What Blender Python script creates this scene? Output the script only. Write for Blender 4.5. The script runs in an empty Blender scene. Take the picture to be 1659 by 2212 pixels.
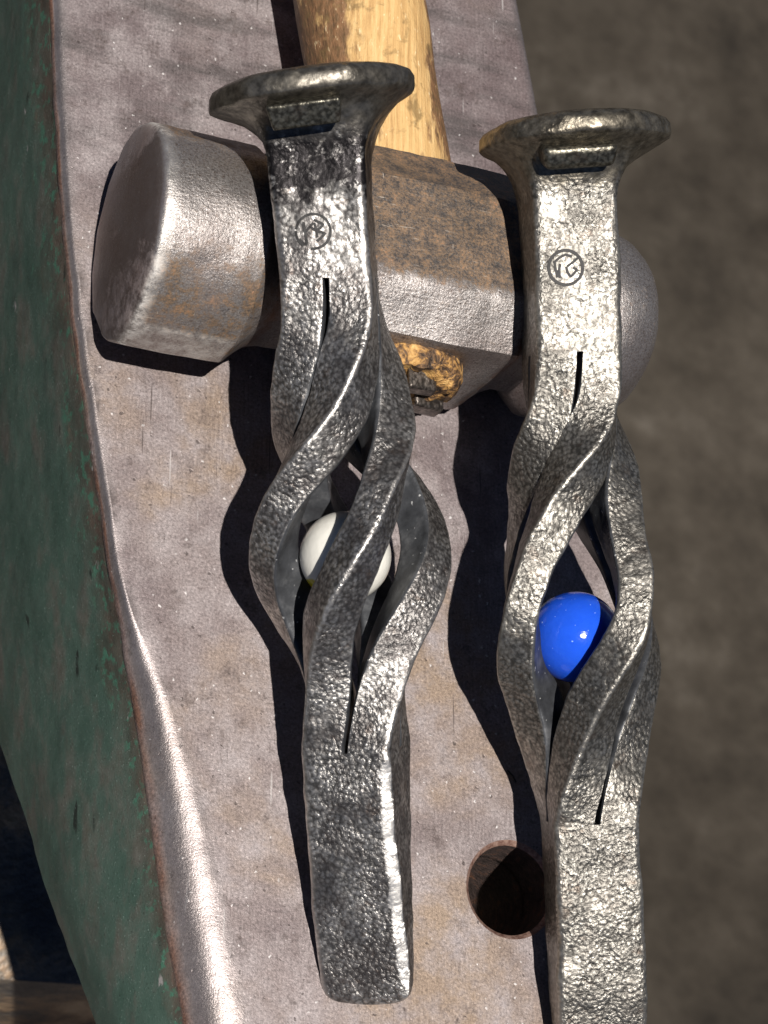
import bpy, bmesh, math, random
import numpy as np
from mathutils import Vector, Matrix
random.seed(4); rng = np.random.default_rng(4)
sc = bpy.context.scene
COL = sc.collection
MM = 0.001
# ------------------------------------------------------------------ camera
PW, PH, FOC = 1659.0, 2212.0, 5000.0          # photograph overview size and focal length in its pixels
DIST = 0.074*FOC                              # mm from camera to the anvil face
cdir = np.array([-math.tan(math.radians(24)), -math.tan(math.radians(22)), 1.0]); cdir /= np.linalg.norm(cdir)
CAM = cdir*DIST; FW = -cdir
RT = np.cross(FW, [0, 1, 0]); RT /= np.linalg.norm(RT); UP = np.cross(RT, FW)
def ray(u, v):
    d = FW*FOC + RT*(u-PW/2) - UP*(v-PH/2); return d/np.linalg.norm(d)
def U(u, v, z):                               # point in mm on the level z
    d = ray(u, v); return CAM + d*((z-CAM[2])/d[2])
def proj(p):
    q = np.asarray(p)-CAM; w = q@FW
    return PW/2+FOC*(q@RT)/w, PH/2-FOC*(q@UP)/w
cam_d = bpy.data.cameras.new('camera'); cam = bpy.data.objects.new('camera', cam_d); COL.objects.link(cam)
cam.matrix_world = Matrix(((RT[0], UP[0], -FW[0], CAM[0]*MM), (RT[1], UP[1], -FW[1], CAM[1]*MM),
                           (RT[2], UP[2], -FW[2], CAM[2]*MM), (0, 0, 0, 1)))
cam_d.sensor_fit = 'HORIZONTAL'; cam_d.sensor_width = 36; cam_d.lens = 36*FOC/PW
cam_d.clip_start = 0.01; cam_d.clip_end = 100
cam_d.dof.use_dof = True; cam_d.dof.focus_distance = (DIST-18)*MM; cam_d.dof.aperture_fstop = 72
sc.camera = cam
# ------------------------------------------------------------------ sky, sun, exposure
LT = FW*FOC + RT*(-550-PW/2) - UP*(1650-PH/2); LT /= np.linalg.norm(LT)     # direction the sunlight travels
world = bpy.data.worlds.new('World'); sc.world = world; world.use_nodes = True
wn = world.node_tree; bg = wn.nodes['Background']
sky = wn.nodes.new('ShaderNodeTexSky'); sky.sky_type = 'NISHITA'; sky.sun_disc = False
sky.sun_elevation = math.asin(-LT[2]); sky.sun_rotation = math.atan2(-LT[0], -LT[1])
sky.dust_density = 0.1; sky.air_density = 0.28; sky.altitude = 1500
wn.links.new(sky.outputs[0], bg.inputs[0]); bg.inputs[1].default_value = 0.05
sun_d = bpy.data.lights.new('sun', 'SUN'); sun_d.energy = 5.0; sun_d.angle = math.radians(0.5); sun_d.color = (1, 0.955, 0.89)
sun = bpy.data.objects.new('sun', sun_d); COL.objects.link(sun)
sun.rotation_euler = Vector(LT).to_track_quat('-Z', 'Y').to_euler(); sun.location = (-0.3, -0.5, 2)
vs = sc.view_settings; vs.view_transform = 'Standard'; vs.look = 'None'; vs.exposure = 0.36; vs.gamma = 1.0
vs.use_curve_mapping = False

# ------------------------------------------------------------------ node helper
class NT:
    def __init__(s, name):
        s.m = bpy.data.materials.new(name); s.m.use_nodes = True; s.t = s.m.node_tree
        s.b = s.t.nodes['Principled BSDF']; s.x = s.mapping()
    def n(s, t): return s.t.nodes.new(t)
    def put(s, sock, v):
        if isinstance(v, bpy.types.NodeSocket): s.t.links.new(v, sock)
        elif isinstance(v, (tuple, list)) and sock.type == 'RGBA': sock.default_value = (*v[:3], 1)
        else: sock.default_value = v
    def mapping(s, scale=(1000, 1000, 1000), loc=(0, 0, 0), rot=(0, 0, 0)):
        tc = s.n('ShaderNodeTexCoord'); mp = s.n('ShaderNodeMapping')
        s.put(mp.inputs['Scale'], scale); s.put(mp.inputs['Location'], loc); s.put(mp.inputs['Rotation'], rot)
        s.t.links.new(tc.outputs['Object'], mp.inputs['Vector']); return mp.outputs[0]
    def noise(s, scale, detail=3, rough=0.55, vec=None, dist=0.0):
        k = s.n('ShaderNodeTexNoise'); s.put(k.inputs['Scale'], scale); s.put(k.inputs['Detail'], detail)
        s.put(k.inputs['Roughness'], rough); s.put(k.inputs['Distortion'], dist); s.put(k.inputs['Vector'], vec or s.x)
        return k.outputs[0]
    def voro(s, scale, vec=None, feature='F1', rnd=1.0):
        k = s.n('ShaderNodeTexVoronoi'); k.feature = feature; s.put(k.inputs['Scale'], scale)
        s.put(k.inputs['Randomness'], rnd); s.put(k.inputs['Vector'], vec or s.x); return k.outputs[0]
    def ramp(s, fac, stops, interp='LINEAR'):
        k = s.n('ShaderNodeValToRGB'); r = k.color_ramp; r.interpolation = interp
        while len(r.elements) < len(stops): r.elements.new(0.5)
        for e, (p, c) in zip(r.elements, stops):
            e.position = p; e.color = (*c, 1) if isinstance(c, tuple) else (c, c, c, 1)
        s.put(k.inputs[0], fac); return k.outputs[0]
    def mix(s, f, a, b, mode='MIX'):
        k = s.n('ShaderNodeMix'); k.data_type = 'RGBA'; k.blend_type = mode
        s.put(k.inputs[0], f); s.put(k.inputs[6], a); s.put(k.inputs[7], b); return k.outputs[2]
    def ma(s, op, a, b=0.0, c=None, clamp=False):
        k = s.n('ShaderNodeMath'); k.operation = op; k.use_clamp = clamp; s.put(k.inputs[0], a); s.put(k.inputs[1], b)
        if c is not None: s.put(k.inputs[2], c)
        return k.outputs[0]
    def lin(s, v, a, b, lo=0.0, hi=1.0):
        k = s.n('ShaderNodeMapRange'); s.put(k.inputs[0], v); s.put(k.inputs[1], a); s.put(k.inputs[2], b)
        s.put(k.inputs[3], lo); s.put(k.inputs[4], hi); return k.outputs[0]
    def xyz(s, vec=None):
        k = s.n('ShaderNodeSeparateXYZ'); s.put(k.inputs[0], vec or s.x); return k.outputs
    def attr(s, name):
        k = s.n('ShaderNodeAttribute'); k.attribute_name = name; return k.outputs['Fac']
    def bump(s, h, dist, strength=1.0, nrm=None):
        k = s.n('ShaderNodeBump'); s.put(k.inputs['Height'], h); s.put(k.inputs['Distance'], dist*MM); s.put(k.inputs['Strength'], strength)
        if nrm: s.put(k.inputs['Normal'], nrm)
        return k.outputs[0]
    def out(s, color, rough, metal=0.0, nrm=None, spec=0.5, **kw):
        s.put(s.b.inputs['Base Color'], color); s.put(s.b.inputs['Roughness'], rough); s.put(s.b.inputs['Metallic'], metal)
        s.put(s.b.inputs['Specular IOR Level'], spec)
        if nrm: s.put(s.b.inputs['Normal'], nrm)
        for k, v in kw.items(): s.put(s.b.inputs[k], v)
        return s.m

def mat_forged(name, lo, hi, amp=0.13, rough=0.36, dark=0.5, stain=None, head=None):
    t = NT(name); Y = t.xyz()[1]
    peb = t.noise(2.1, 3, 0.55, dist=0.3); vo = t.voro(1.5); big = t.noise(0.16, 4, 0.6); mid = t.noise(0.5, 3, 0.6); loose = t.noise(0.75, 4, 0.65, vec=t.mapping(loc=(2, 9, 4)))
    h = t.ma('ADD', t.ma('MULTIPLY', peb, 1.1), t.ma('MULTIPLY', vo, -0.7))
    pit = t.lin(h, 0.0, 0.5)
    patch = t.lin(t.ma('ADD', big, t.ma('MULTIPLY', mid, 0.6)), 0.66, 0.92)
    c = t.mix(pit, tuple(0.24*x for x in hi), hi)
    c = t.mix(t.ma('MULTIPLY', patch, dark), c, lo)
    rus = t.lin(t.noise(0.35, 4, 0.65, vec=t.mapping(loc=(31, 7, 3))), 0.58, 0.74)
    c = t.mix(t.ma('MULTIPLY', rus, 0.4), c, (0.14, 0.085, 0.055))
    wr = t.attr('wear'); ew = t.ma('MULTIPLY', wr, t.lin(mid, 0.3, 0.5, 0.45, 1.0))
    c = t.mix(ew, c, tuple(min(1, 1.35*x) for x in hi))
    if head:
        hm = t.lin(t.ma('ADD', t.ma('MULTIPLY', t.ma('SUBTRACT', mid, 0.5), 5), Y), head[0], head[1]); hc_ = t.mix(t.lin(loose, 0.35, 0.65), head[2], head[3]); c = t.mix(hm, c, hc_)
    if stain:
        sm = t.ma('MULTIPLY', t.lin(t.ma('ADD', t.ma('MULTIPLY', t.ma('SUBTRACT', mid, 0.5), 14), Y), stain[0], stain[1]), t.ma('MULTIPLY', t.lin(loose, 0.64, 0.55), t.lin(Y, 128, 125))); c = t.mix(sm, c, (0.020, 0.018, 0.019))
    flat = t.lin(t.noise(0.12, 2, 0.5, vec=t.mapping(loc=(5, 70, 9))), 0.40, 0.58, 0.35, 1.0)
    flat = t.ma('MULTIPLY', flat, t.ma('SUBTRACT', 1.0, t.ma('MULTIPLY', wr, 0.65)))
    if head: flat = t.ma('MULTIPLY', flat, t.lin(hm, 0, 1, 1.0, 0.45))
    if stain: flat = t.ma('MULTIPLY', flat, t.lin(Y, stain[0]-24, stain[0]-6, 1.0, 0.45))
    nb = t.bump(t.ma('MULTIPLY', h, flat), amp)
    nb = t.bump(t.noise(0.35, 2), 0.5, 0.6, nb)
    return t.out(c, t.lin(mid, 0.3, 0.7, rough-0.05, rough+0.12), 0.85, nb)

# ------------------------------------------------------------------ geometry helpers
def vnoise(p, f, seed=0):                      # smooth value noise, vectorised
    p = np.asarray(p)*f + seed*17.13; i = np.floor(p).astype(np.int64); w = p-i; w = w*w*(3-2*w)
    def hsh(a):
        k = (a[..., 0]*73856093) ^ (a[..., 1]*19349663) ^ (a[..., 2]*83492791) ^ (seed*2654435)
        k = (k ^ (k >> 13))*1274126177 & 0x7fffffff; return ((k ^ (k >> 16)) & 0xffff)/32767.5-1
    r = 0
    for dx in (0, 1):
        for dy in (0, 1):
            for dz in (0, 1):
                r = r + hsh(i+np.array([dx, dy, dz]))*(w[..., 0] if dx else 1-w[..., 0])*(w[..., 1] if dy else 1-w[..., 1])*(w[..., 2] if dz else 1-w[..., 2])
    return r
def resample(poly, n):
    poly = np.asarray(poly, float); q = np.vstack([poly, poly[:1]])
    d = np.r_[0, np.cumsum(np.linalg.norm(np.diff(q, axis=0), axis=1))]
    t = np.linspace(0, d[-1], n, endpoint=False)
    return np.stack([np.interp(t, d, q[:, k]) for k in range(q.shape[1])], 1)
def rrect(ax, az, r, n, radii=None, cham=None):
    radii = radii or [r]*4; P = [(ax, 0)]
    for k, (sx, sz) in enumerate(((1, 1), (-1, 1), (-1, -1), (1, -1))):
        q = min(radii[k], ax*0.98, az*0.98); a0 = k*math.pi/2
        if cham and cham[0] == k:
            a_, b_ = (sx*ax, sz*(az-cham[2])), (sx*(ax-cham[1]), sz*az)
            P += [a_, b_] if k % 2 == 0 else [b_, a_]; continue
        for j in range(9):
            a = a0+j/8*math.pi/2; P.append((sx*(ax-q)+q*math.cos(a), sz*(az-q)+q*math.sin(a)))
    return resample(P, n)
def ellipse(ax, az, n):
    a = np.linspace(0, 2*math.pi, 400, endpoint=False); return resample(np.stack([ax*np.cos(a), az*np.sin(a)], 1), n)
def link(name, me, mats, parent=None, smooth=40):
    for m in (mats if isinstance(mats, (list, tuple)) else [mats]): me.materials.append(m)
    if smooth is not None:
        me.polygons.foreach_set('use_smooth', [True]*len(me.polygons)); me.set_sharp_from_angle(angle=math.radians(smooth))
    o = bpy.data.objects.new(name, me); COL.objects.link(o)
    if parent: o.parent = parent
    return o
def loft(name, rings, mats, parent=None, caps=(True, True), smooth=40, midx=None, closed=True):
    rings = [np.asarray(r) for r in rings]; n = len(rings[0]); V = np.vstack(rings)*MM; F = []; M = []
    for i in range(len(rings)-1):
        for j in range(n if closed else n-1):
            k = (j+1) % n; F.append((i*n+j, i*n+k, (i+1)*n+k, (i+1)*n+j)); M.append(midx(i, j) if midx else 0)
    V = list(map(tuple, V))
    for e, on in ((0, caps[0]), (len(rings)-1, caps[1])):
        if on:
            V.append(tuple(rings[e].mean(0)*MM)); c = len(V)-1
            for j in range(n): F.append((e*n+j, e*n+(j+1) % n, c)); M.append(1 if midx else 0)
    me = bpy.data.meshes.new(name); me.from_pydata(V, [], F); me.polygons.foreach_set('material_index', M)
    bm = bmesh.new(); bm.from_mesh(me); bmesh.ops.recalc_face_normals(bm, faces=bm.faces); bm.to_mesh(me); bm.free()
    return link(name, me, mats, parent, smooth)
def box(name, c, h, mats, parent=None, bev=0.4, seg=3, shape=None, smooth=50):
    bm = bmesh.new(); bmesh.ops.create_cube(bm, size=2)
    for v in bm.verts:
        p = np.array(v.co)
        if shape is not None: p = shape(p)
        v.co = Vector((c[0]+p[0]*h[0], c[1]+p[1]*h[1], c[2]+p[2]*h[2]))*MM
    if bev: bmesh.ops.bevel(bm, geom=bm.edges[:], offset=bev*MM, segments=seg, profile=0.6, affect='EDGES')
    me = bpy.data.meshes.new(name); bm.to_mesh(me); bm.free(); return link(name, me, mats, parent, smooth)
def empty(name, label, cat, M=None, group=None):
    o = bpy.data.objects.new(name, None); o.empty_display_size = 0.01; COL.objects.link(o)
    if M is not None: o.matrix_world = M
    o['label'] = label; o['category'] = cat
    if group: o['group'] = group
    return o
def frame(o, x, y, z):
    return Matrix(((x[0], y[0], z[0], o[0]*MM), (x[1], y[1], z[1], o[1]*MM), (x[2], y[2], z[2], o[2]*MM), (0, 0, 0, 1)))
def unit(v): v = np.asarray(v, float); return v/np.linalg.norm(v)
def sstep(a, b, x): t = np.clip((x-a)/(b-a), 0, 1); return t*t*(3-2*t)
def curve_interp(tab, x):                       # smooth interpolation through a table
    t = np.array(tab, float); X, Y = t[:, 0], t[:, 1]
    xs = np.linspace(X[0], X[-1], 400); ys = np.interp(xs, X, Y)
    k = np.hanning(61); k /= k.sum(); pad = np.r_[np.full(30, ys[0]), ys, np.full(30, ys[-1])]
    return np.interp(x, xs, np.convolve(pad, k, 'valid'))
def lerp_tab(tab, x):                           # linear table with linear extrapolation
    t = np.array(tab, float); X, Y = t[:, 0], t[:, 1:]
    i = int(np.clip(np.searchsorted(X, x)-1, 0, len(X)-2)); f = (x-X[i])/(X[i+1]-X[i]); return Y[i]+f*(Y[i+1]-Y[i])

# ------------------------------------------------------------------ ground
def mat_ground():
    t = NT('dark_dirt_floor'); x = t.mapping(scale=(1, 1, 1))
    a = t.noise(9, 6, 0.62, vec=x); b = t.noise(45, 4, 0.6, vec=x); c = t.noise(2.2, 3, 0.5, vec=x)
    col = t.ramp(t.ma('ADD', t.ma('MULTIPLY', a, 0.75), t.ma('MULTIPLY', b, 0.25)), [(0.36, (0.020, 0.0165, 0.013)), (0.47, (0.038, 0.0315, 0.0245)), (0.56, (0.054, 0.0455, 0.036)), (0.68, (0.095, 0.083, 0.069))])
    col = t.mix(t.lin(c, 0.40, 0.62, 0, 0.75), col, t.mix(1.0, col, (0.42, 0.40, 0.38), 'MULTIPLY'))
    return t.out(col, 0.95, 0, t.bump(b, 6), spec=0.2)
me = bpy.data.meshes.new('ground'); g = 40; me.from_pydata([(-g, -g, -.78), (g, -g, -.78), (g, g, -.78), (-g, g, -.78)], [], [(0, 1, 2, 3)])
ground = link('ground', me, mat_ground(), smooth=None); ground['kind'] = 'structure'

# ------------------------------------------------------------------ anvil
def mat_anvil_face():
    t = NT('worn_anvil_steel'); X = t.xyz()
    fine = t.noise(3.6, 3, 0.6); sp = t.noise(4.5, 2, 0.5); mid = t.noise(0.13, 5, 0.62); big = t.noise(0.028, 4, 0.55, dist=0.6); grn = t.noise(2.2, 5, 0.8)
    scr = t.noise(1.0, 3, 0.6, vec=t.mapping(scale=(2600, 200, 400), rot=(0, 0, math.radians(-4))))
    smear = t.noise(1.0, 4, 0.6, vec=t.mapping(scale=(45, 190, 100), rot=(0, 0, math.radians(18))))
    warm = t.ramp(t.ma('ADD', big, t.lin(X[1], -90, 60, 0.12, -0.10)), [(0.36, (0.180, 0.145, 0.146)), (0.5, (0.236, 0.193, 0.187)), (0.64, (0.295, 0.222, 0.170))])
    pale = t.mix(t.lin(mid, 0.42, 0.66), warm, (0.325, 0.283, 0.282))
    pur = t.ma('MULTIPLY', t.lin(X[0], -5, 35), t.lin(X[1], 10, 55))
    c = t.mix(t.ma('MULTIPLY', pur, 0.8), pale, (0.140, 0.102, 0.102))
    dk = t.ma('MULTIPLY', t.lin(smear, 0.50, 0.66), t.lin(X[1], 25, 70))
    c = t.mix(t.ma('MULTIPLY', dk, 0.6), c, (0.070, 0.064, 0.062))
    st = t.lin(t.noise(0.22, 7, 0.78, vec=t.mapping(loc=(11, 4, 0))), 0.545, 0.66)
    c = t.mix(t.ma('MULTIPLY', st, 0.65), c, (0.085, 0.062, 0.056))
    c = t.mix(1.0, c, t.ramp(grn, [(0.34, 0.5), (0.47, 0.9), (0.58, 1.15), (0.70, 1.9)]), 'MULTIPLY')
    c = t.mix(t.ma('MULTIPLY', t.lin(scr, 0.40, 0.66), t.lin(t.noise(0.05, 3, 0.6, vec=t.mapping(loc=(7, 1, 0))), 0.42, 0.6, 0.05, 0.5)), c, t.mix(1.0, c, (0.55, 0.52, 0.52), 'MULTIPLY'))
    vd = t.n('ShaderNodeTexVoronoi'); t.put(vd.inputs['Scale'], 0.8); wv = t.n('ShaderNodeVectorMath'); wv.operation = 'ADD'; nz3 = t.n('ShaderNodeTexNoise'); t.put(nz3.inputs['Scale'], 1.3); t.put(nz3.inputs['Vector'], t.x); t.put(wv.inputs[0], t.x); t.put(wv.inputs[1], nz3.outputs[1]); t.put(vd.inputs['Vector'], wv.outputs[0]); vc = t.xyz(vd.outputs['Color'])
    spot = t.ma('MULTIPLY', t.lin(t.ma('SUBTRACT', vd.outputs['Distance'], t.ma('MULTIPLY', vc[1], 0.16)), 0.06, -0.02), t.lin(vc[0], 0.72, 0.74)); c = t.mix(t.ma('MULTIPLY', spot, 0.75), c, (0.66, 0.63, 0.62))
    pit = t.ma('MULTIPLY', t.lin(t.ma('SUBTRACT', vd.outputs['Distance'], t.ma('MULTIPLY', vc[1], 0.2)), 0.08, -0.02), t.lin(vc[0], 0.20, 0.18)); c = t.mix(t.ma('MULTIPLY', pit, 0.7), c, (0.05, 0.038, 0.036))
    l1 = t.noise(1.0, 1, 0.5, vec=t.mapping(scale=(1400, 45, 300), rot=(0, 0, math.radians(-38)))); l2 = t.noise(1.0, 1, 0.5, vec=t.mapping(scale=(1300, 60, 300), rot=(0, 0, math.radians(63)), loc=(3, 8, 0)))
    c = t.mix(t.ma('MULTIPLY', t.lin(l1, 0.735, 0.765), 0.7), c, (0.06, 0.045, 0.042)); c = t.mix(t.ma('MULTIPLY', t.lin(l2, 0.745, 0.775), 0.6), c, (0.5, 0.47, 0.46))
    w = t.attr('wear')
    c = t.mix(t.ma('MULTIPLY', w, t.lin(fine, 0.3, 0.6, 0.3, 0.8)), c, (0.27, 0.243, 0.238))
    ru = t.ma('MULTIPLY', t.lin(t.ma('ADD', t.attr('side'), t.ma('MULTIPLY', mid, 0.9)), 0.95, 1.35), t.lin(t.noise(0.06, 4, 0.6, vec=t.mapping(loc=(1, 6, 3))), 0.36, 0.55, 0.35, 1.0))
    c = t.mix(ru, c, t.mix(t.lin(grn, 0.4, 0.6), (0.075, 0.042, 0.032), (0.19, 0.10, 0.07)))
    h = t.ma('ADD', t.ma('MULTIPLY', fine, 0.5), t.ma('ADD', t.ma('MULTIPLY', grn, 0.6), t.ma('MULTIPLY', scr, 0.25)))
    nb = t.bump(h, 0.075); nb = t.bump(t.ma('SUBTRACT', t.ma('MULTIPLY', spot, 0.5), pit), 0.035, 1.0, nb); nb = t.bump(t.noise(0.2, 3), 0.22, 0.6, nb)
    met = t.ma('MULTIPLY', t.ma('SUBTRACT', 1.0, ru), t.ma('ADD', 0.40, t.ma('MULTIPLY', w, 0.4)), clamp=True)
    return t.out(c, t.ma('SUBTRACT', t.lin(fine, 0.3, 0.7, 0.42, 0.54), t.ma('MULTIPLY', w, 0.13)), met, nb, spec=0.5)
def mat_green():
    t = NT('chipped_green_paint'); X = t.xyz()
    s = t.attr('side'); n1 = t.noise(0.09, 5, 0.65); n2 = t.noise(0.5, 4, 0.6); f = t.noise(2.6, 4, 0.7)
    gr = t.noise(1.0, 4, 0.6, vec=t.mapping(scale=(500, 60, 160)))
    green = t.ramp(t.ma('ADD', t.ma('MULTIPLY', n1, 0.6), t.ma('MULTIPLY', gr, 0.4)), [(0.3, (0.026, 0.064, 0.048)), (0.5, (0.052, 0.086, 0.069)), (0.7, (0.090, 0.113, 0.097))])
    grime = t.mix(t.lin(n2, 0.35, 0.65), (0.070, 0.058, 0.046), (0.105, 0.092, 0.080))
    c = t.mix(t.lin(t.ma('ADD', gr, t.ma('MULTIPLY', n1, 0.7)), 0.84, 1.06, 0, 0.7), green, grime)
    m = t.lin(t.ma('ADD', s, t.ma('ADD', t.ma('MULTIPLY', n1, 0.30), t.ma('MULTIPLY', gr, 0.22))), 0.24, 0.38)
    rust = t.ramp(t.noise(1.0, 5, 0.65, vec=t.mapping(scale=(420, 50, 200), loc=(3, 0, 0))), [(0.3, (0.035, 0.026, 0.022)), (0.5, (0.080, 0.056, 0.044)), (0.64, (0.125, 0.085, 0.068)), (0.76, (0.24, 0.10, 0.05))])
    c = t.mix(m, rust, c)
    ck_ = t.noise(1.0, 2, 0.5, vec=t.mapping(scale=(700, 34, 200), rot=(0, 0, math.radians(-14)))); c = t.mix(t.lin(ck_, 0.70, 0.74, 0, 0.85), c, (0.008, 0.010, 0.009))
    ln = t.ma('MULTIPLY', t.ma('MULTIPLY', m, t.ma('SUBTRACT', 1.0, m)), 4.0); c = t.mix(t.ma('MULTIPLY', ln, t.lin(n2, 0.52, 0.62, 0, 0.8)), c, (0.045, 0.15, 0.10))
    chip = t.lin(t.noise(0.32, 3, 0.55, vec=t.mapping(scale=(1600, 420, 700), loc=(9, 2, 5))), 0.71, 0.74)
    c = t.mix(chip, c, (0.24, 0.225, 0.22))
    c = t.mix(t.lin(f, 0.62, 0.72, 0, 0.8), c, (0.24, 0.30, 0.27)); c = t.mix(t.lin(f, 0.40, 0.30, 0, 0.8), c, (0.010, 0.013, 0.011))
    h = t.ma('ADD', t.ma('MULTIPLY', f, 0.5), t.ma('MULTIPLY', gr, 0.6)); nb = t.bump(h, 0.16)
    nb = t.bump(t.noise(0.06, 3), 1.6, 0.6, nb)
    return t.out(c, t.lin(n2, 0.3, 0.7, 0.42, 0.6), 0.0, nb, spec=0.5)
def mat_black_rust(name='black_rusty_iron'):
    t = NT(name); a = t.noise(0.05, 5, 0.7); b = t.noise(0.4, 3)
    c = t.ramp(a, [(0.34, (0.06, 0.058, 0.06)), (0.44, (0.13, 0.11, 0.09)), (0.52, (0.27, 0.18, 0.11)), (0.64, (0.50, 0.36, 0.22))])
    return t.out(c, 0.5, 0.2, t.bump(b, 0.8))
def mat_hole():
    t = NT('dark_rusty_bore'); a = t.noise(0.6, 4, 0.65); b = t.noise(2, 3)
    c = t.ramp(a, [(0.3, (0.03, 0.022, 0.02)), (0.55, (0.09, 0.062, 0.055)), (0.7, (0.18, 0.085, 0.05))])
    return t.out(c, 0.65, 0.2, t.bump(b, 0.25))
OUT = [(-900, 40), (0, 112), (250, 122), (500, 140), (750, 165), (1000, 205), (1250, 243), (1400, 270), (1550, 298), (1700, 320), (1900, 345), (2100, 380), (2212, 400), (2600, 470)]
INN = [(-900, 66), (0, 138), (250, 146), (500, 161), (750, 190), (1000, 228), (1250, 266), (1340, 290), (1440, 340), (1550, 378), (1700, 426), (1900, 470), (2100, 512), (2212, 530), (2600, 600)]
DRP = [(-900, 1.2), (0, 1.2), (1200, 1.4), (1340, 2.0), (1500, 3.6), (1800, 4.6), (2212, 5.0), (2600, 5.0)]
RGT = [(-900, 939), (0, 1110), (240, 1155), (1090, 1312), (1300, 1338), (1500, 1345), (1800, 1338), (2212, 1325), (2600, 1300)]
BOT = [(-900, -250, -80), (0, -170, -80), (800, -140, -75), (1300, -70, -62), (1600, 0, -52), (1900, 90, -40), (2212, 210, -28), (2600, 340, -17)]
ys = np.r_[np.arange(-900, -50, 60), np.arange(-50, 2620, 14)]
face_rings, side_rings, wear, sidev, sattr = [], [], [], [], []
def smooth_tab(tab, y): return np.mean([lerp_tab(tab, y+d) for d in (-60, -30, 0, 30, 60)], axis=0)
NF, NR = 70, 14
for y in ys:
    uo, ui, dz, ur = smooth_tab(OUT, y)[0], smooth_tab(INN, y)[0], lerp_tab(DRP, y)[0], smooth_tab(RGT, y)[0]
    pi, po, pr = U(ui, y, 0), U(uo, y, -dz), U(ur, y, 0)
    ring = [pr+np.array([0.9, 0, -9.0]), pr+np.array([0.9, 0, -0.9]), pr+np.array([0.6, 0, -0.25]), pr]; w = [0, .6, .8, .5]; sd = [.7, .1, 0, 0]
    for k in range(1, NF): ring.append(pr+(pi-pr)*(k/NF)); w.append(0); sd.append(0)
    for k in range(NR+1):
        a = k/NR*math.radians(62); s = math.sin(a)/math.sin(math.radians(62)); d = (1-math.cos(a))/(1-math.cos(math.radians(62)))
        p = pi+(po-pi)*s; p[2] = -dz*d; ring.append(p); w.append(math.sin(math.pi*min(1, (k+1)/NR))**0.6); sd.append(max(0, k/NR-0.55)*2.2)
    ring.append(po+np.array([-.15, 0, -0.8])); w.append(0); sd.append(.7)
    ring.append(po+np.array([3, 0, -9.0])); w.append(0); sd.append(1)
    face_rings.append(ring); wear.append(w); sidev.append(sd)
    pb = U(*([lerp_tab(BOT, y)[0], y, lerp_tab(BOT, y)[1]])); top = po+np.array([-.1, 0, -.55])
    sr = []; at = []
    for k in range(25):
        f = k/24; p = top+(pb-top)*f; p = p+np.array([-1.8, 0, 0])*math.sin(math.pi*f)
        sr.append(p); at.append(f)
    sr.append(pb+np.array([6, 0, -4.])); at.append(1)
    pr2 = pr+np.array([9, 0, pb[2]-6]); sr.append(pr2); at.append(1); sr.append(pr+np.array([.7, 0, -8.])); at.append(.6); sr.append(po+np.array([6, 0, -8.])); at.append(.3)
    side_rings.append(sr); sattr.append(at)
def wob(rings, amp, f, seed):
    R = np.array(rings); d = vnoise(R, f, seed)*amp; return R+d[..., None]*np.array([0.6, 0, 0.5])
anvil = empty('anvil', 'heavy steel anvil with worn bare face, round hole and green painted side', 'anvil', frame((0, 0, -190), (1, 0, 0), (0, 1, 0), (0, 0, 1)))
inv = anvil.matrix_world.inverted()
def keep(o, par):                               # parent without moving
    o.parent = par; o.matrix_parent_inverse = par.matrix_world.inverted(); return o
M_FACE, M_GREEN, M_HOLE, M_BLACK = mat_anvil_face(), mat_green(), mat_hole(), mat_black_rust()
FR = np.array(face_rings); FR[:, NF+4:NF+4+NR+1] = wob(FR[:, NF+4:NF+4+NR+1], 0.22, 0.22, 3)
face = loft('face_plate', FR, [M_FACE, M_HOLE], smooth=35, midx=lambda i, j: 0)
SR = wob(side_rings, 0.7, 0.06, 5); SR = wob(SR, 0.18, 0.35, 6)
body = loft('body', SR, [M_GREEN, M_HOLE], smooth=45, midx=lambda i, j: 0)
def put_attr(o, name, vals):
    a = o.data.attributes.new(name, 'FLOAT', 'POINT'); v = np.zeros(len(o.data.vertices)); q = np.array(vals).ravel(); v[:len(q)] = q; a.data.foreach_set('value', v)
put_attr(face, 'wear', wear); put_attr(face, 'side', sidev); put_attr(body, 'side', sattr)
# the pritchel hole, drilled through face and body
hc = U(1104, 1921, 0); prof = [(7.75, 2.0), (7.75, 0.02), (7.45, -0.22), (6.98, -0.8), (6.9, -120)]; tr = NT('worn_reddish_rim'); M_RIM = tr.out(tr.ramp(tr.noise(1.2, 4, 0.7), [(0.35, (0.16, 0.08, 0.06)), (0.65, (0.38, 0.25, 0.20))]), 0.45, 0.4, tr.bump(tr.noise(2.5), 0.1))
cut = loft('cutter', [[(hc[0]+r*math.cos(a), hc[1]+r*math.sin(a), z) for a in np.linspace(0, 2*math.pi, 64, endpoint=False)] for r, z in prof], [M_HOLE, M_RIM], midx=lambda i, j: 1 if i in (1, 2) else 0)
for o in (face, body):
    md = o.modifiers.new('hole', 'BOOLEAN'); md.object = cut; md.operation = 'DIFFERENCE'; md.solver = 'EXACT'; md.material_mode = 'TRANSFER'
    dg = bpy.context.evaluated_depsgraph_get(); nm = bpy.data.meshes.new_from_object(o.evaluated_get(dg), preserve_all_data_layers=True, depsgraph=dg)
    o.modifiers.clear(); o.data = nm; nm.set_sharp_from_angle(angle=math.radians(35))
bpy.data.objects.remove(cut)
def block(name, secs, m, n=48):                 # rounded blocks stacked along z: (z, cx, cy, hx, hy)
    return loft(name, [np.c_[rrect(hx, hy, 9, n)+np.array([cx, cy]), np.full(n, z)] for z, cx, cy, hx, hy in secs], m, smooth=50)
waist = block('waist', [(-24, -16, 190, 26, 150), (-70, -16, 190, 26, 140), (-105, -10, 150, 28, 105), (-130, -4, 130, 40, 115), (-148, 0, 110, 58, 150)], M_BLACK)
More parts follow.
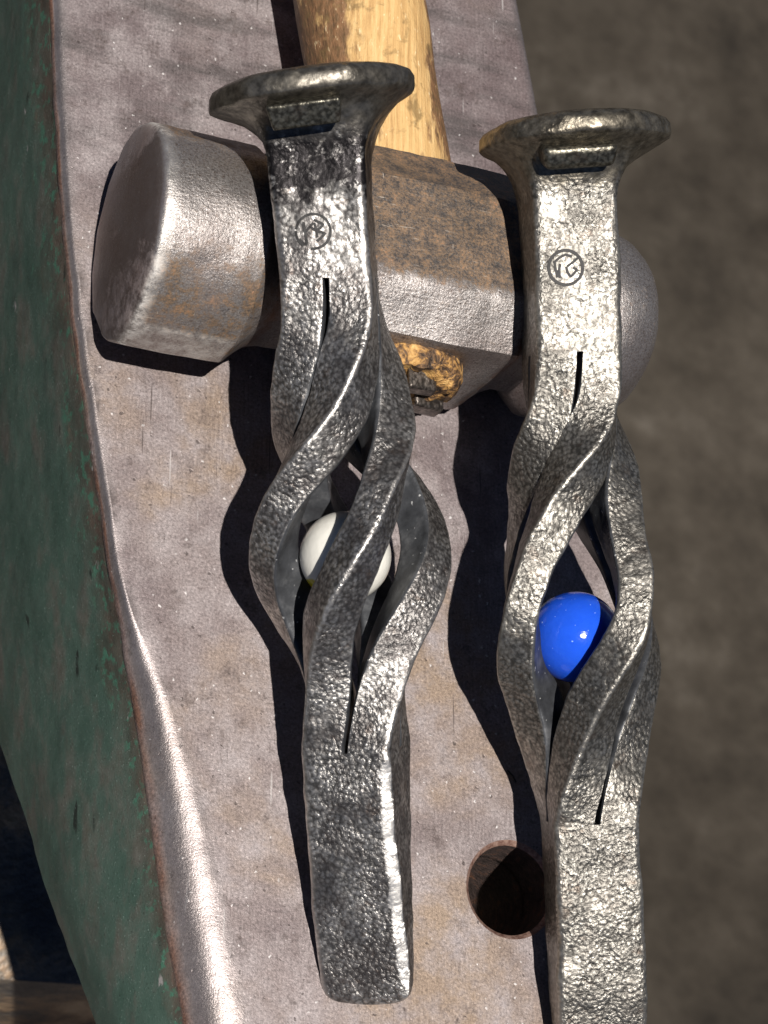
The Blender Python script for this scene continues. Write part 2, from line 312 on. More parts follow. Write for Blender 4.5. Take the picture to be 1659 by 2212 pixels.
foot = block('foot', [(-147, 0, 110, 62, 158), (-150, 0, 110, 66, 164), (-186, 0, 110, 69, 168), (-190, 0, 110, 67, 166)], M_BLACK)
for o in (face, body, waist, foot): keep(o, anvil)
# stump under the anvil
def mat_wood_end():
    t = NT('weathered_stump_wood'); r = t.n('ShaderNodeTexWave'); r.wave_type = 'RINGS'; r.rings_direction = 'Z'; t.put(r.inputs['Scale'], 0.05); t.put(r.inputs['Distortion'], 3.0); t.put(r.inputs['Vector'], t.x)
    c = t.ramp(r.outputs[1], [(0, (0.06, 0.048, 0.038)), (1, (0.17, 0.14, 0.11))]); n = t.noise(0.02, 4)
    return t.out(t.mix(t.lin(n, 0.4, 0.65), c, (0.045, 0.033, 0.025)), 0.8, 0, t.bump(r.outputs[1], 0.6))
stump = block('timber_block', [(589, 0, 0, 70, 205), (588.5, 0, 0, 74, 209), (583, 0, 0, 77, 212), (300, 0, 0, 78, 214), (0, 0, 0, 80, 216)], mat_wood_end())
stump.location = (-12*MM, 100*MM, -.7795); stump['label'] = 'dark timber block under the anvil at the lower left corner'; stump['category'] = 'timber block'

# ------------------------------------------------------------------ hammer
def mat_hammer():
    t = NT('worn_rusty_hammer_steel'); X = t.xyz()
    a = t.noise(0.10, 5, 0.65); b = t.noise(0.45, 6, 0.75); f = t.noise(3.2, 4, 0.7); gr = t.noise(2.3, 5, 0.8)
    s1_ = t.noise(1.0, 2, 0.5, vec=t.mapping(scale=(260, 2600, 900), rot=(0, 0, 0.9))); s2_ = t.noise(1.0, 2, 0.5, vec=t.mapping(scale=(2600, 240, 900), rot=(0, 0, 0.35)))
    steel = t.mix(t.lin(f, 0.3, 0.7), (0.17, 0.150, 0.145), (0.48, 0.45, 0.435))
    steel = t.mix(t.lin(gr, 0.52, 0.64, 0, 0.85), steel, (0.10, 0.066, 0.048))
    rustz = t.ma('MULTIPLY', t.ma('MULTIPLY', t.lin(X[0], 24, 30), t.lin(X[0], 66, 60)), t.lin(X[1], -7.5, -3))
    low = t.ma('MULTIPLY', t.lin(X[0], 24, 18), t.ma('ADD', t.ma('MULTIPLY', t.lin(X[1], -4, -10), 0.6), t.lin(X[1], 8, 13)))
    rr = t.lin(t.ma('ADD', t.ma('ADD', b, t.ma('MULTIPLY', a, 0.7)), t.ma('ADD', t.ma('MULTIPLY', rustz, 0.75), t.ma('MULTIPLY', low, 0.42))), 0.98, 1.20)
    rust = t.ramp(t.ma('ADD', t.ma('MULTIPLY', b, 0.45), t.ma('MULTIPLY', gr, 0.55)), [(0.40, (0.020, 0.018, 0.018)), (0.46, (0.060, 0.045, 0.036)), (0.51, (0.125, 0.083, 0.053)), (0.57, (0.20, 0.125, 0.070)), (0.66, (0.37, 0.17, 0.085))])
    rust = t.mix(t.lin(a, 0.45, 0.6, 0, 0.55), rust, t.mix(1.0, rust, (0.62, 0.66, 0.70), 'MULTIPLY'))
    c = t.mix(t.ma('MULTIPLY', rr, 0.94), steel, rust)
    pat = t.lin(t.noise(0.07, 3, 0.5, vec=t.mapping(loc=(40, 12, 7))), 0.48, 0.62)
    c = t.mix(t.ma('MULTIPLY', t.ma('MULTIPLY', pat, t.ma('SUBTRACT', 1.0, rustz)), 0.4), c, (0.165, 0.128, 0.118))
    scm = t.ma('MAXIMUM', t.lin(s1_, 0.70, 0.76), t.lin(s2_, 0.72, 0.78)); c = t.mix(t.ma('MULTIPLY', scm, 0.6), c, (0.46, 0.40, 0.34))
    edge = t.attr('wear'); c = t.mix(t.ma('MULTIPLY', edge, t.lin(b, 0.35, 0.6)), c, (0.20, 0.095, 0.05))
    fc = t.attr('face'); c = t.mix(fc, c, t.mix(t.lin(a, 0.35, 0.65), (0.240, 0.198, 0.200), (0.190, 0.140, 0.130)))
    c = t.mix(t.ma('MULTIPLY', fc, t.lin(f, 0.64, 0.70)), c, (0.5, 0.46, 0.44))
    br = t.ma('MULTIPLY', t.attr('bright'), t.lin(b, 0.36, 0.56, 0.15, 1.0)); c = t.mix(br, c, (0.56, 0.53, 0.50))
    c = t.mix(t.lin(f, 0.36, 0.28, 0, 0.75), c, (0.05, 0.04, 0.036))
    h = t.ma('ADD', t.ma('MULTIPLY', f, 0.5), t.ma('ADD', t.ma('MULTIPLY', t.ma('ADD', s1_, s2_), 0.3), t.ma('MULTIPLY', gr, 0.5)))
    nb = t.bump(h, 0.14, t.lin(fc, 0, 1, 1.0, 0.25)); nb = t.bump(a, 0.45, 0.7, nb)
    met = t.ma('MULTIPLY', t.ma('SUBTRACT', 1.0, rr), 0.8, clamp=True)
    return t.out(c, t.lin(gr, 0.3, 0.7, 0.33, 0.50), met, nb)
def octo(hy, hz, cy, cz, soft, n=96):
    P = [(hy, 0), (hy, hz-cz), (hy-cy, hz), (-hy+cy, hz), (-hy, hz-cz), (-hy, -hz+cz), (-hy+cy, -hz), (hy-cy, -hz), (hy, -hz+cz)]
    q = resample(P, n)
    for _ in range(soft): q = 0.25*np.roll(q, 1, 0)+0.5*q+0.25*np.roll(q, -1, 0)
    return q
H0, H1 = U(270, 500, 17.0), U(1368, 728, 15.6)
hx = unit(H1-H0); hz = unit(np.array([0, 0, 1])-hx*hx[2]); hy = np.cross(hz, hx)
HL = np.linalg.norm(H1-H0)
hammer = empty('rounding_hammer', 'rusty steel hammer head lying across the anvil on a wooden handle', 'hammer', frame(H0, hx, hy, hz))
def poll(k, n=96):
    q = [(15.6*math.cos(a), 0.3+15.7*math.sin(a)) for a in np.linspace(math.radians(15), math.pi/2, 16)]
    q = [(16.0, 0), (15.6, 3.0)]+q+[(-y, z) for y, z in q[-2::-1]]+[(-15.6, 3.0), (-15.9, -3.2)]
    q += [(-12.6, -9.5), (-7, -14.6), (0, -16), (7, -14.6), (12.6, -9.5), (15.9, -3.2)]
    return resample(q, n)*(k*1.06)
def bodys(k): return octo(15.8*k, 16.2*k, 7.6*k, 4.6*k, 0)+np.array([1.8, 0])
def neck(k): return octo(11.8*k, 10.6*k, 4.4*k, 4.4*k, 3)
prof = [(-0.9, poll(0.03), 1), (-0.85, poll(.3), 1), (-0.6, poll(.6), 1), (-.25, poll(.84), 1), (.05, poll(.94), 1), (0.25, poll(.965), .9), (0.6, poll(.985), .5), (1.0, poll(.998), 0), (2.8, poll(1.004), 0),
        (8, poll(1.005), 0), (14, poll(1.005), 0), (16.9, poll(1.0), 0), (17.4, poll(.985), 0)]
for k in range(1, 9):
    f = k/8; g_ = 1-(1-f)**1.8; prof.append((17.4+f*8.0, poll(.985)*(1-g_)+neck(1)*g_, 0))
prof += [(28.6, neck(1.0), 0)]
for k in range(1, 7):
    f = k/6; prof.append((28.6+f*2.2, neck(1)*(1-f**1.5)+bodys(.93)*f**1.5, 0))
prof += [(32.0, bodys(.985), 0), (33.0, bodys(1.0), 0), (46, bodys(1.015), 0), (59.4, bodys(1.0), 0), (60.4, bodys(.985), 0), (61.6, bodys(.93), 0)]
for k in range(1, 7):
    f = k/6; g_ = 1-f; prof.append((61.6+f*3.2, neck(1)*(1-g_**1.5)+bodys(.93)*g_**1.5, 0))
prof += [(67.0, neck(1.0), 0)]
for k in range(1, 9):
    f = sstep(0, 1, k/8); prof.append((67+k/8*4, neck(1)*(1-f)+poll(.985)*f, 0))
prof += [(72, poll(.99), 0), (75, poll(.985), 0)]
for k in range(1, 13):
    a = k/12*math.pi/2; prof.append((75+(HL-75-.6)*math.sin(a), poll(max(.015, 0.985*math.cos(a)**0.5)), 0))
# refine between stations
PX = np.array([p[0] for p in prof]); PS = np.array([p[1] for p in prof]); PF = np.array([p[2] for p in prof])
xs = np.unique(np.r_[PX, np.arange(3, HL-1, 0.7)])
rings, fattr, wattr, battr = [], [], [], []
for x in xs:
    i = int(np.clip(np.searchsorted(PX, x)-1, 0, len(PX)-2)); f = (x-PX[i])/(PX[i+1]-PX[i]); s_ = PS[i]+f*(PS[i+1]-PS[i])
    R = np.c_[np.full(96, x), s_]
    d = vnoise(R, 0.16, 8)*0.22+vnoise(R, 0.5, 9)*0.10
    R[:, 1:] *= (1+d/np.maximum(4, np.linalg.norm(R[:, 1:], axis=1)))[:, None]
    if 0 < x < 3.2: R[:, 0] += (np.maximum(-.35, vnoise(R*[0, 1, 1]+[2, 0, 0], 0.22, 12))*0.9+vnoise(R*[0, 1, 1], 0.7, 13)*0.3)*math.sin(math.pi*x/3.2)
    rings.append(R); fattr.append([PF[i]+f*(PF[i+1]-PF[i])]*96)
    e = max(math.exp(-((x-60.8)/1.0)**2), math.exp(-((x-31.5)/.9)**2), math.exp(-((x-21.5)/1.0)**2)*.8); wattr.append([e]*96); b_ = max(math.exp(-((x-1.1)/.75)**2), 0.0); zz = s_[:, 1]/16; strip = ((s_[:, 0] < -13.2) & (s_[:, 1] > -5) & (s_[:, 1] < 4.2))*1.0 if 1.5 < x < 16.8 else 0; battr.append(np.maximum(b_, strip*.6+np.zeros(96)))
M_HAM = mat_hammer()
head = loft('head', rings, M_HAM, hammer, smooth=24)
put_attr(head, 'face', fattr); put_attr(head, 'bright', battr); put_attr(head, 'wear', wattr)
def mat_handle():
    t = NT('worn_ash_handle'); v = t.mapping(scale=(1500, 45, 1500), rot=(0, 0, 0.125)); g_ = t.noise(1.0, 5, 0.7, vec=v); b = t.noise(0.22, 5, 0.65, dist=0.4); f = t.noise(1.2, 3, 0.6, vec=t.mapping(scale=(1000, 400, 1000)))
    c = t.ramp(g_, [(0.3, (0.33, 0.180, 0.070)), (0.5, (0.53, 0.335, 0.140)), (0.7, (0.64, 0.44, 0.21))])
    X = t.xyz()
    em = t.lin(t.ma('ABSOLUTE', t.ma('ADD', X[0], t.ma('MULTIPLY_ADD', X[1], 0.17, -46.8))), 4.0, 10.0, 0, 0.30)
    st = t.lin(t.ma('ADD', t.noise(1.0, 5, 0.62, vec=t.mapping(scale=(200, 75, 200), loc=(2, 5, 0))), em), 0.62, 0.70)
    c = t.mix(t.ma('MULTIPLY', st, 0.85), c, t.mix(t.lin(f, 0.35, 0.6), (0.045, 0.022, 0.015), (0.16, 0.075, 0.04)))
    c = t.mix(t.lin(b, 0.56, 0.66, 0, 0.75), c, (0.17, 0.11, 0.045)); c = t.mix(t.lin(f, 0.64, 0.72, 0, 0.6), c, (0.82, 0.68, 0.42))
    return t.out(c, 0.55, 0, t.bump(t.ma('ADD', g_, f), 0.22), spec=0.3)
def mat_handle_end():
    t = NT('splintered_end_grain'); a = t.noise(0.45, 5, 0.7, dist=0.5); b = t.noise(1.5, 3)
    c = t.ramp(a, [(0.38, (0.025, 0.015, 0.010)), (0.48, (0.15, 0.08, 0.035)), (0.56, (0.48, 0.26, 0.08)), (0.68, (0.66, 0.43, 0.17))])
    return t.out(c, 0.6, 0, t.bump(t.ma('ADD', a, t.ma('MULTIPLY', b, .4)), 1.0))
rings = []
hcx = 45.1
for y, k in [(-18.0, .12), (-18.0, .3), (-18.0, .5), (-17.9, .68), (-17.7, .84), (-17.2, .95), (-16.2, 1.0)]+[(q, 1.0) for q in np.arange(-14.4, 250, 2.5)]:
    wd = 10.2+0.012*max(0, y); wz = 10.0+0.3*sstep(19, 40, y)
    e = ellipse(wd*k, wz*k, 64); R = np.c_[hcx-0.17*max(0, y-10)+e[:, 0], np.full(64, y), e[:, 1]]
    if y < -16: R[:, 1] += (vnoise(R*[1, 0, 1], 0.33, 21)*1.0+vnoise(R*[1, 0, 1], 0.8, 25)*.6)*(0.6 if y > -16.3 else 1)
    d = vnoise(R, 0.09, 22)*0.35+vnoise(R*[1, .3, 1], 0.5, 23)*.12; R[:, [0, 2]] += (e/np.linalg.norm(e, axis=1)[:, None])*d[:, None]*k
    rings.append(R)
M_END = mat_handle_end()
handle = loft('handle', rings, [mat_handle(), M_END], hammer, smooth=45, midx=lambda i, j: 1 if i < 8 else 0)
M_WEDGE = mat_forged('dark_wedge_steel', (0.05, 0.04, 0.035), (0.30, 0.26, 0.23), amp=0.2, rough=0.4)
for (x, z, w, hz_, r_) in ((46.6, 5.4, 3.4, 1.7, 0.15), (50.6, -1.2, 3.9, 2.0, 0.30)):
    o = box('wedge', (0, 0, 0), (w, 3.0, hz_), M_WEDGE, hammer, bev=0.7, shape=lambda p: p*np.array([1-0.45*(p[2]*p[0] > 0), 1, 1])); o.location = (x*MM, -16.6*MM, z*MM); o.rotation_euler = (0.12, r_, 0.1)

# ------------------------------------------------------------------ twisted spikes
M_CUT = None
def mat_cut():
    t = NT('smooth_blue_black_scale'); a = t.noise(0.3, 4, 0.6); f = t.noise(1.4, 3); sp = t.noise(1.1, 2, 0.5, vec=t.mapping(loc=(7, 3, 1)))
    c = t.ramp(a, [(0.3, (0.030, 0.031, 0.035)), (0.55, (0.065, 0.068, 0.075)), (0.75, (0.14, 0.142, 0.15))])
    c = t.mix(t.lin(sp, 0.70, 0.75), c, (0.5, 0.5, 0.5))
    return t.out(c, 0.42, 0.4, t.bump(t.ma('ADD', f, t.ma('MULTIPLY', sp, .6)), 0.06))
def mat_stamp(): t = NT('black_stamp_groove'); return t.out((0.012, 0.011, 0.011), 0.6, 0.2, t.bump(t.noise(2.5), 0.05))
M_CUT, M_STAMP = mat_cut(), mat_stamp(); M_LIP = mat_forged('dark_olive_lip_steel', (0.05, 0.046, 0.036), (0.22, 0.205, 0.165), amp=0.06, rough=0.33, dark=0.4)
def make_spike(name, label, tip, hd, psi_top, theta, y_slit, half, bulge, bow, blade, headp, lipp, mats, stamp, seed, peak, brad=0, grow=0.0, bexp=3.6):
    M_MAIN = mats
    A, B = U(*tip), U(*hd); L = np.linalg.norm(B-A); ay = unit(B-A)
    mid = (A+B)/2; v = CAM-mid; az = unit(v-ay*(v@ay)); ax = np.cross(ay, az)
    root = empty(name, label, 'twisted spike', frame(A, ax, ay, az), 'twisted railroad spike bottle openers')
    W = lambda p: A+ax*p[0]+ay*p[1]+az*p[2]
    def s_at(yv, off):
        ss = np.linspace(-10, L+10, 800); pv = np.array([proj(W((0, s, off)))[1] for s in ss]); return float(np.interp(yv, pv[::-1], ss[::-1]))
    s1, s0 = s_at(y_slit[0], half*0.95), s_at(y_slit[1], half*0.95)     # top and bottom end of the slits
    print('SPIKE', 'L', L, 's0', s0, 's1', s1)
    def psi(s):
        f = np.clip((s1-s)/(s1-s0), 0, 1); return math.radians(psi_top)-np.radians(curve_interp(theta, f))
    def rot(p, a):                                # p: (...,2) as x,z
        c, s_ = np.cos(a), np.sin(a); return np.stack([p[..., 0]*c+p[..., 1]*s_, -p[..., 0]*s_+p[..., 1]*c], -1)
    def bend(s): return bow*math.sin(math.pi*np.clip((s-s0+12)/(s1-s0+24), 0, 1))
    def rough3(R, k=1.0, cx=None):
        c = R-np.array([0, 0, 0]); d = vnoise(R+seed*50, 0.18, seed)*0.22+vnoise(R, 0.45, seed+1)*0.13+vnoise(R, 1.1, seed+2)*0.05
        q = R.copy(); ctr = R.mean(0) if cx is None else cx; dirv = R-ctr; dirv[:, 1] = 0; n = np.linalg.norm(dirv, axis=1, keepdims=True); return R+dirv/np.maximum(n, .3)*(d*k)[:, None]
    n = 96
    def hw(s):                                    # half width, half thickness along the shank
        return np.array([lerp_tab(blade, np.clip(s/s0, 0, 1))[0], lerp_tab(blade, np.clip(s/s0, 0, 1))[1]]) if s < s0 else np.array([half, half])
    def wear_of(sec, hx_, hz_, ci=None, cw=0):
        w = np.clip(1-np.maximum(hx_-np.abs(sec[:, 0]), hz_-np.abs(sec[:, 1]))/1.1, 0, 1)*0.6
        if ci is not None: w = np.maximum(w, ((sec[:, 0] < -hx_+cw*1.02) & (sec[:, 1] < -hz_+cw*.52))*1.0)
        return w
    # blade: from the tip to the lower slit end
    rings = []; wl = []
    for s in np.r_[0.0, .25, .6, np.arange(1, s0, 0.5), s0]:
        h = hw(s); k = 1-0.16*math.exp(-s/0.5)-0.10*math.exp(-s/3.0); kz = 1-0.45*math.exp(-s/0.6)
        rr_ = min(1.0, h[1]*.55); ck = (1-sstep(s0-3, s0, s))*sstep(0, 6, s)*.999+.001; raw = rrect(h[0]*k, h[1]*kz, rr_, n, cham=(2, brad*ck, brad*ck*.5) if brad and ck > .05 else None); sec = rot(raw, psi(s)); wl.append(wear_of(raw, h[0]*k, h[1]*kz, 2 if brad else None, brad*ck if brad else 0)); yo = s+ (0.9*(sec[:, 0]/h[0])**2*math.exp(-s/2) if s < 8 else 0)
        R = np.c_[sec[:, 0]+bend(s), np.full(n, s)+yo-s, sec[:, 1]]; rings.append(rough3(R))
    put_attr(loft('blade', rings, M_MAIN, root, smooth=50), 'wear', wl)
    # shank: from the upper slit end to the neck under the head
    sN = L-headp['neck']; rings = []; wl = []
    for s in np.r_[s1, np.arange(s1+.5, sN-.2, 0.5), sN]:
        hs = half*(1+grow*sstep(s1, sN, s)); raw = rrect(hs, hs, 1.0, n); wl.append(wear_of(raw, hs, hs)); sec = rot(raw, psi(s)); R = np.c_[sec[:, 0]+bend(s), np.full(n, s), sec[:, 1]]; rings.append(rough3(R))
    put_attr(loft('shank', rings, M_MAIN, root, smooth=50), 'wear', wl)
    # head: flares from the neck into a mushroom disc
    a0 = psi(L); rings = []
    for (ds, rx, rz, oz, e) in headp['secs']:
        s = sN+ds; r1 = rrect(rx, rz, min(1.0+9*e, rx*.9), n); r2 = ellipse(rx, rz, n); sec = r1*(1-e)+r2*e; sec = sec+np.array([headp['ox']*sstep(0, 1, e), oz]); sec = rot(sec, a0)
        R = np.c_[sec[:, 0], np.full(n, s)+headp['tilt']*sec[:, 0]*e, sec[:, 1]]; rings.append(rough3(R, 1+1.1*e))
    hd_o = loft('head', rings, M_MAIN, root, caps=(False, True), smooth=38)
    lx, ls, lz, wx, ws, wz, lbev = lipp
    lip = box('opener_lip', (0, 0, 0), (wx, ws, wz), M_LIP, hd_o, bev=lbev, seg=3, shape=lambda p: p*np.array([1-0.10*(p[1] < 0), 1, 1+.25*(p[1] > 0)]))
    q = rot(np.array([lx, lz]), a0); lip.location = (q[0]*MM, (sN+ls)*MM, q[1]*MM); lip.rotation_euler = (0.42, a0, headp['tilt'])
    # four strands
    kerf = 0.36; p_pk = math.log(.5)/math.log(peak)
    S = np.linspace(s1, s0, 240); F = (s1-S)/(s1-s0)
    for (sx, sz) in ((1, 1), (-1, 1), (-1, -1), (1, -1)):
        cen = []
        for s, f in zip(S, F):
            h = hw(max(s, s0)); cr = (half+kerf)/2*math.sqrt(2)+bulge*math.sin(math.pi*f**p_pk)**bexp
            d = rot(np.array([sx, sz])/math.sqrt(2)*cr, psi(s)); cen.append((d[0]+bend(s), s, d[1]))
        cen = np.array(cen); T = np.gradient(cen, axis=0); T /= np.linalg.norm(T, axis=1)[:, None]
        kb = (sstep(0, .07, F)*sstep(1, .93, F))[:, None]; T = T*kb+np.array([0, -1, 0])*(1-kb); T /= np.linalg.norm(T, axis=1)[:, None]
        rings = []; ns = 52; wl = []
        for i, (s, f) in enumerate(zip(S, F)):
            a = psi(s); hh = (half-kerf*(1-1.15*sstep(.06, .2, f)*sstep(.96, .82, f)))/2*(1-0.20*math.sin(math.pi*f)**4)*(1+0.05*sstep(.1, .2, f)*sstep(.5, .38, f))
            sec = rrect(hh, hh, .3, ns, radii=[0.9-0.5*sstep(0, .1, f)*sstep(1, .9, f), .3, .25, .3])
            wo = np.clip(1-np.maximum(hh-sec[:, 0], hh-sec[:, 1])/.7, 0, 1)*0.6; wi = np.clip(1-np.maximum(hh-np.abs(sec[:, 0]), hh-np.abs(sec[:, 1]))/.5, 0, 1)*.45; wl.append(np.maximum(wo, wi))
            d = rot(np.array([sx, sz])/math.sqrt(2), a); D3 = np.array([d[0], 0, d[1]]); D3 = unit(D3-T[i]*(D3@T[i])); Q = np.cross(T[i], D3)
            e1o = rot(np.array([sx, 0.]), a); E1 = np.array([e1o[0], 0, e1o[1]]); sg = np.sign(Q@E1) or 1
            E1 = (D3+sg*Q)/math.sqrt(2); E2 = (D3-sg*Q)/math.sqrt(2)
            R = cen[i]+sec[:, :1]*E1+sec[:, 1:]*E2; axc = np.array([bend(s), s, 0]); kq = float(kb[i, 0]); rings.append(rough3(R, 1-0.1*kq, axc*(1-kq)+cen[i]*kq))
        sec = rrect(1, 1, .1, ns); inner = [(0.5*(sec[j]+sec[(j+1) % ns])) for j in range(ns)]
        put_attr(loft('strand', rings, [M_MAIN, M_CUT], root, smooth=50, midx=lambda i, j: 1 if (inner[j][0] < -.93 or inner[j][1] < -.93) else 0), 'wear', wl)
    # the maker's stamp on the upper shank
    u0, v0, rpx, strokes, arcs = stamp
    nrm2 = rot(np.array([0., 1.]), math.radians(psi_top)); N3 = ax*nrm2[0]+az*nrm2[1]; dr = ray(u0, v0); gst = half*(1+grow*sstep(s1, sN, s_at(v0, half))); P0 = A+N3*gst
    hit = CAM+dr*(((P0-CAM)@N3)/(dr@N3)); sc0 = np.linalg.norm(hit-CAM)/FOC; rad = rpx*sc0
    loc = np.array([(hit-A)@ax, (hit-A)@ay, (hit-A)@az]); x2 = rot(np.array([1., 0.]), math.radians(psi_top)); EX = np.array([x2[0], 0, x2[1]]); EY = np.array([0, 1., 0]); EN = np.array([nrm2[0], 0, nrm2[1]])
    V, Fc = [], []
    def ribbon(pts, w):
        pts = np.array(pts)*rad
        for i in range(len(pts)):
            tg = pts[min(i+1, len(pts)-1)]-pts[max(i-1, 0)]; tg = tg/np.linalg.norm(tg); nn = np.array([-tg[1], tg[0]])*w
            for sgn in (-1, 1):
                q = pts[i]+sgn*nn; c = loc+EX*q[0]+EY*q[1]; rr = c-EN*0
                d = vnoise(c[None]+seed*50, 0.18, seed)[0]*0.22+vnoise(c[None], 0.45, seed+1)[0]*0.13+vnoise(c[None], 1.1, seed+2)[0]*0.05
                for dep in (0.10, -0.4): V.append(tuple((c+EN*(d*0.97+dep))*MM))
        b = len(V)-len(pts)*4
        for i in range(len(pts)-1):
            k = b+i*4
            Fc.extend([(k, k+2, k+6, k+4), (k, k+4, k+5, k+1), (k+2, k+3, k+7, k+6)])
    for a, b_, w in arcs: ribbon([(math.cos(t), math.sin(t)) for t in np.linspace(math.radians(a), math.radians(b_), 40)], w)
    for pts, w in strokes:
        q = [pts[0]]
        for p0, p1 in zip(pts[:-1], pts[1:]): q += [(p0[0]+(p1[0]-p0[0])*k/4, p0[1]+(p1[1]-p0[1])*k/4) for k in range(1, 5)]
        ribbon(q, w)
    me = bpy.data.meshes.new('maker_stamp'); me.from_pydata(V, [], Fc); link('maker_stamp', me, M_STAMP, root, smooth=None)
    return root, W, A, ax, ay, az, s_at
def head_secs(rx, rz, fl):                        # (height above neck, half width, half depth, forward offset, roundness)
    return [(0, fl, fl, 0, 0), (1.4, fl+.15, fl+.1, 0, 0), (3.0, fl+.8, fl+.5, .1, .08), (4.8, fl+1.9, fl+1.2, .3, .25), (6.4, fl+3.7, fl+2.4, .6, .5), (7.5, fl+5.6, fl+4.0, .9, .78), (8.0, rx*.925, rz*.90, 1.1, .92), (8.5, rx*.985, rz*.98, 1.2, 1), (8.75, rx*.997, rz*.995, 1.2, 1),
            (9.2, rx, rz, 1.2, 1), (10.5, rx*.995, rz*.995, 1.2, 1), (11.3, rx*.965, rz*.965, 1.2, 1), (11.9, rx*.89, rz*.89, 1.2, 1), (12.4, rx*.72, rz*.72, 1.2, 1), (12.7, rx*.45, rz*.45, 1.2, 1), (12.8, rx*.2, rz*.2, 1.2, 1)]
def nz(pts, c, r): return [((x-c[0])/r, -(y-c[1])/r) for x, y in pts]
st1 = [(nz(p, (720, 580), 385), .19) for p in ([(515, 360), (535, 560), (565, 840)], [(565, 850), (500, 850), (400, 735)], [(550, 575), (660, 465), (735, 390)], [(660, 470), (740, 540), (800, 565)], [(755, 385), (790, 560), (805, 720)], [(745, 325), (860, 380), (955, 440), (885, 510), (800, 565)], [(820, 590), (905, 605), (980, 640), (890, 730), (790, 800)])]
st2 = [(nz(p, (755, 710), 320), .19) for p in ([(545, 580), (560, 720), (600, 890)], [(655, 640), (625, 760), (640, 900)], [(560, 590), (650, 520), (760, 470), (880, 510)], [(1010, 520), (900, 610), (780, 690)], [(765, 690), (785, 800), (840, 880), (900, 830), (965, 760), (890, 710)])]
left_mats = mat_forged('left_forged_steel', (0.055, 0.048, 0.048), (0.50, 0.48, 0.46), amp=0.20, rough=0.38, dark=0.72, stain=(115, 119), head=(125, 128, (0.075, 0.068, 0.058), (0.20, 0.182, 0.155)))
right_mats = mat_forged('right_forged_steel', (0.11, 0.10, 0.09), (0.35, 0.332, 0.30), amp=0.20, rough=0.38, dark=0.5, head=(134.5, 137.5, (0.075, 0.066, 0.052), (0.22, 0.195, 0.155)))
spL = make_spike('twisted_spike', 'darker forged spike with a twisted cage around the white marble, tip flat on the anvil',
    (796, 2168, 2.6), (684, 217, 44.3), -5, [(0, 0), (.08, 3), (.136, 11), (.195, 26), (.27, 42), (.35, 68), (.43, 97), (.585, 127), (.8, 168), (1, 193)], (600, 1628), 6.6, 6.2, 1.1,
    [(0, 6.9, 1.3), (.3, 6.9, 3.0), (.7, 6.75, 5.3), (1, 6.6, 6.6)], dict(neck=9.0, secs=head_secs(14.9, 14.0, 7.03), tilt=0.065, ox=-.6), (-.6, 6.1, 11.2, 5.3, 1.9, 2.2, .5), left_mats, (677, 500, 37, st1, [(-100, 170, .19), (175, 232, .16)]), 3, .566, 1.5, 0.065)
spR = make_spike('twisted_spike', 'brighter forged spike with a twisted cage around the blue marble, crossing the bottom edge',
    (1297, 2345, 3.0), (1221, 313, 44.8), 12, [(0, 0), (.10, 5), (.167, 20), (.235, 47), (.31, 76), (.4, 91), (.5, 98), (.6, 107), (.7, 125), (.82, 147), (1, 183)], (760, 1782), 6.55, 6.9, -0.7,
    [(0, 6.8, 1.6), (.35, 6.8, 4.6), (.7, 6.6, 6.0), (1, 6.55, 6.55)], dict(neck=9.0, secs=head_secs(14.3, 13.2, 6.55), tilt=0.045, ox=1.2), (-.3, 6.3, 9.2, 5.8, 1.8, 3.0, 1.2), right_mats, (1222, 578, 37, st2, [(0, 360, .24)]), 7, .555, bexp=4.6)

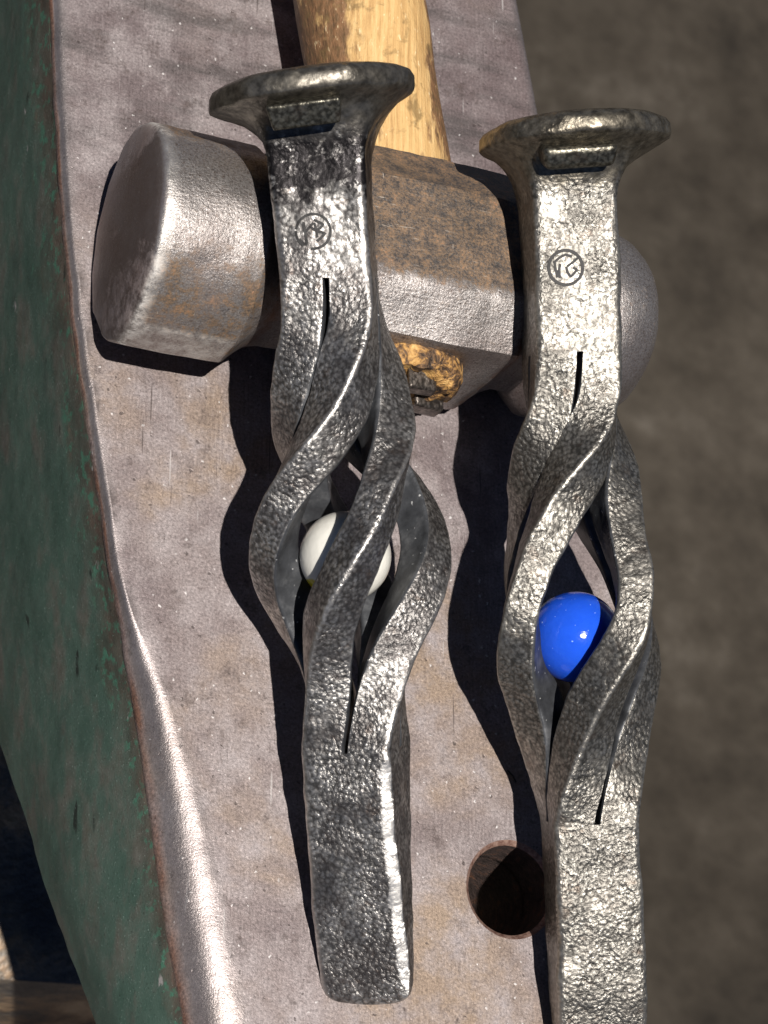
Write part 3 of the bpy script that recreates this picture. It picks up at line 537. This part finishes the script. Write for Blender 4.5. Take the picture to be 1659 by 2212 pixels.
# ------------------------------------------------------------------ marbles
def mat_marble(name, col, white):
    t = NT(name); f = t.noise(0.35, 4, 0.6); sp = t.noise(1.1, 2, 0.5)
    c = t.mix(t.lin(f, 0.35, 0.65, 0, 0.35), col, tuple(0.8*x for x in col))
    if white:
        X = t.xyz()
        d = t.ma('ADD', t.ma('POWER', t.ma('ADD', X[0], 5.0), 2), t.ma('POWER', t.ma('ADD', X[1], 4.3), 2))
        c = t.mix(t.lin(d, 1.6, 1.0), c, (0.62, 0.50, 0.03))
        c = t.mix(t.lin(t.noise(0.5, 4, 0.7, vec=t.mapping(loc=(3, 1, 2))), 0.70, 0.73), c, (0.06, 0.05, 0.05))
    else: c = t.mix(t.lin(sp, 0.715, 0.74, 0, 0.55), c, (0.40, 0.55, 0.88))
    return t.out(c, 0.12, 0, t.bump(t.ma('ADD', sp, f), 0.05), spec=0.5, **{'Subsurface Weight': 0.15, 'Subsurface Radius': (1.0, 1.0, 1.0), 'Subsurface Scale': 0.002})
def marble(name, label, sp, u, v, r, lift, m):
    W, A, ax, ay, az = sp[1:6]; s = sp[6](v, lift); c = W((0, s, lift)); dr = ray(u, v)
    c = CAM+dr*(((c-CAM)@az)/(dr@az))
    bm = bmesh.new(); bmesh.ops.create_uvsphere(bm, u_segments=64, v_segments=40, radius=r*MM)
    for q in bm.verts: q.co += q.co.normalized()*float(vnoise(np.array(q.co)[None]*1000, 0.25, 31)[0])*0.06*MM
    me = bpy.data.meshes.new(name); bm.to_mesh(me); bm.free(); o = link(name, me, m, smooth=180)
    o.matrix_world = frame(c, RT, UP, -FW); o['label'] = label; o['category'] = 'marble'; o['group'] = 'marbles caged in the spikes'
marble('glass_marble', 'white marble with a yellow fleck inside the darker spike cage', spL, 746, 1202, 6.65, 0.9, mat_marble('white_glass', (0.74, 0.72, 0.66), True))
marble('glass_marble', 'shiny blue marble inside the brighter spike cage', spR, 1243, 1376, 6.9, 1.0, mat_marble('blue_glass', (0.014, 0.085, 0.62), False))

# ------------------------------------------------------------------ wire bristles on the anvil
M_BR = NT('dark_wire').out((0.03, 0.025, 0.022), 0.4, 0.8)
for pts, lab in (([(1096, 1664), (1108, 1676), (1115, 1690)], 'thin dark wire bristle lying beside the shadow of the bright spike'),):
    Q = [U(u, v, 0.16) for u, v in pts]; rings = []
    for i, q in enumerate(Q):
        t_ = unit(Q[min(i+1, len(Q)-1)]-Q[max(i-1, 0)]); sd = np.cross(t_, [0, 0, 1]); rings.append([q+sd*.12*math.cos(a)+np.array([0, 0, 1])*.12*math.sin(a) for a in np.linspace(0, 6.283, 8, endpoint=False)])
    o = loft('wire_bristle', rings, M_BR, smooth=60); o['label'] = lab; o['category'] = 'bristle'
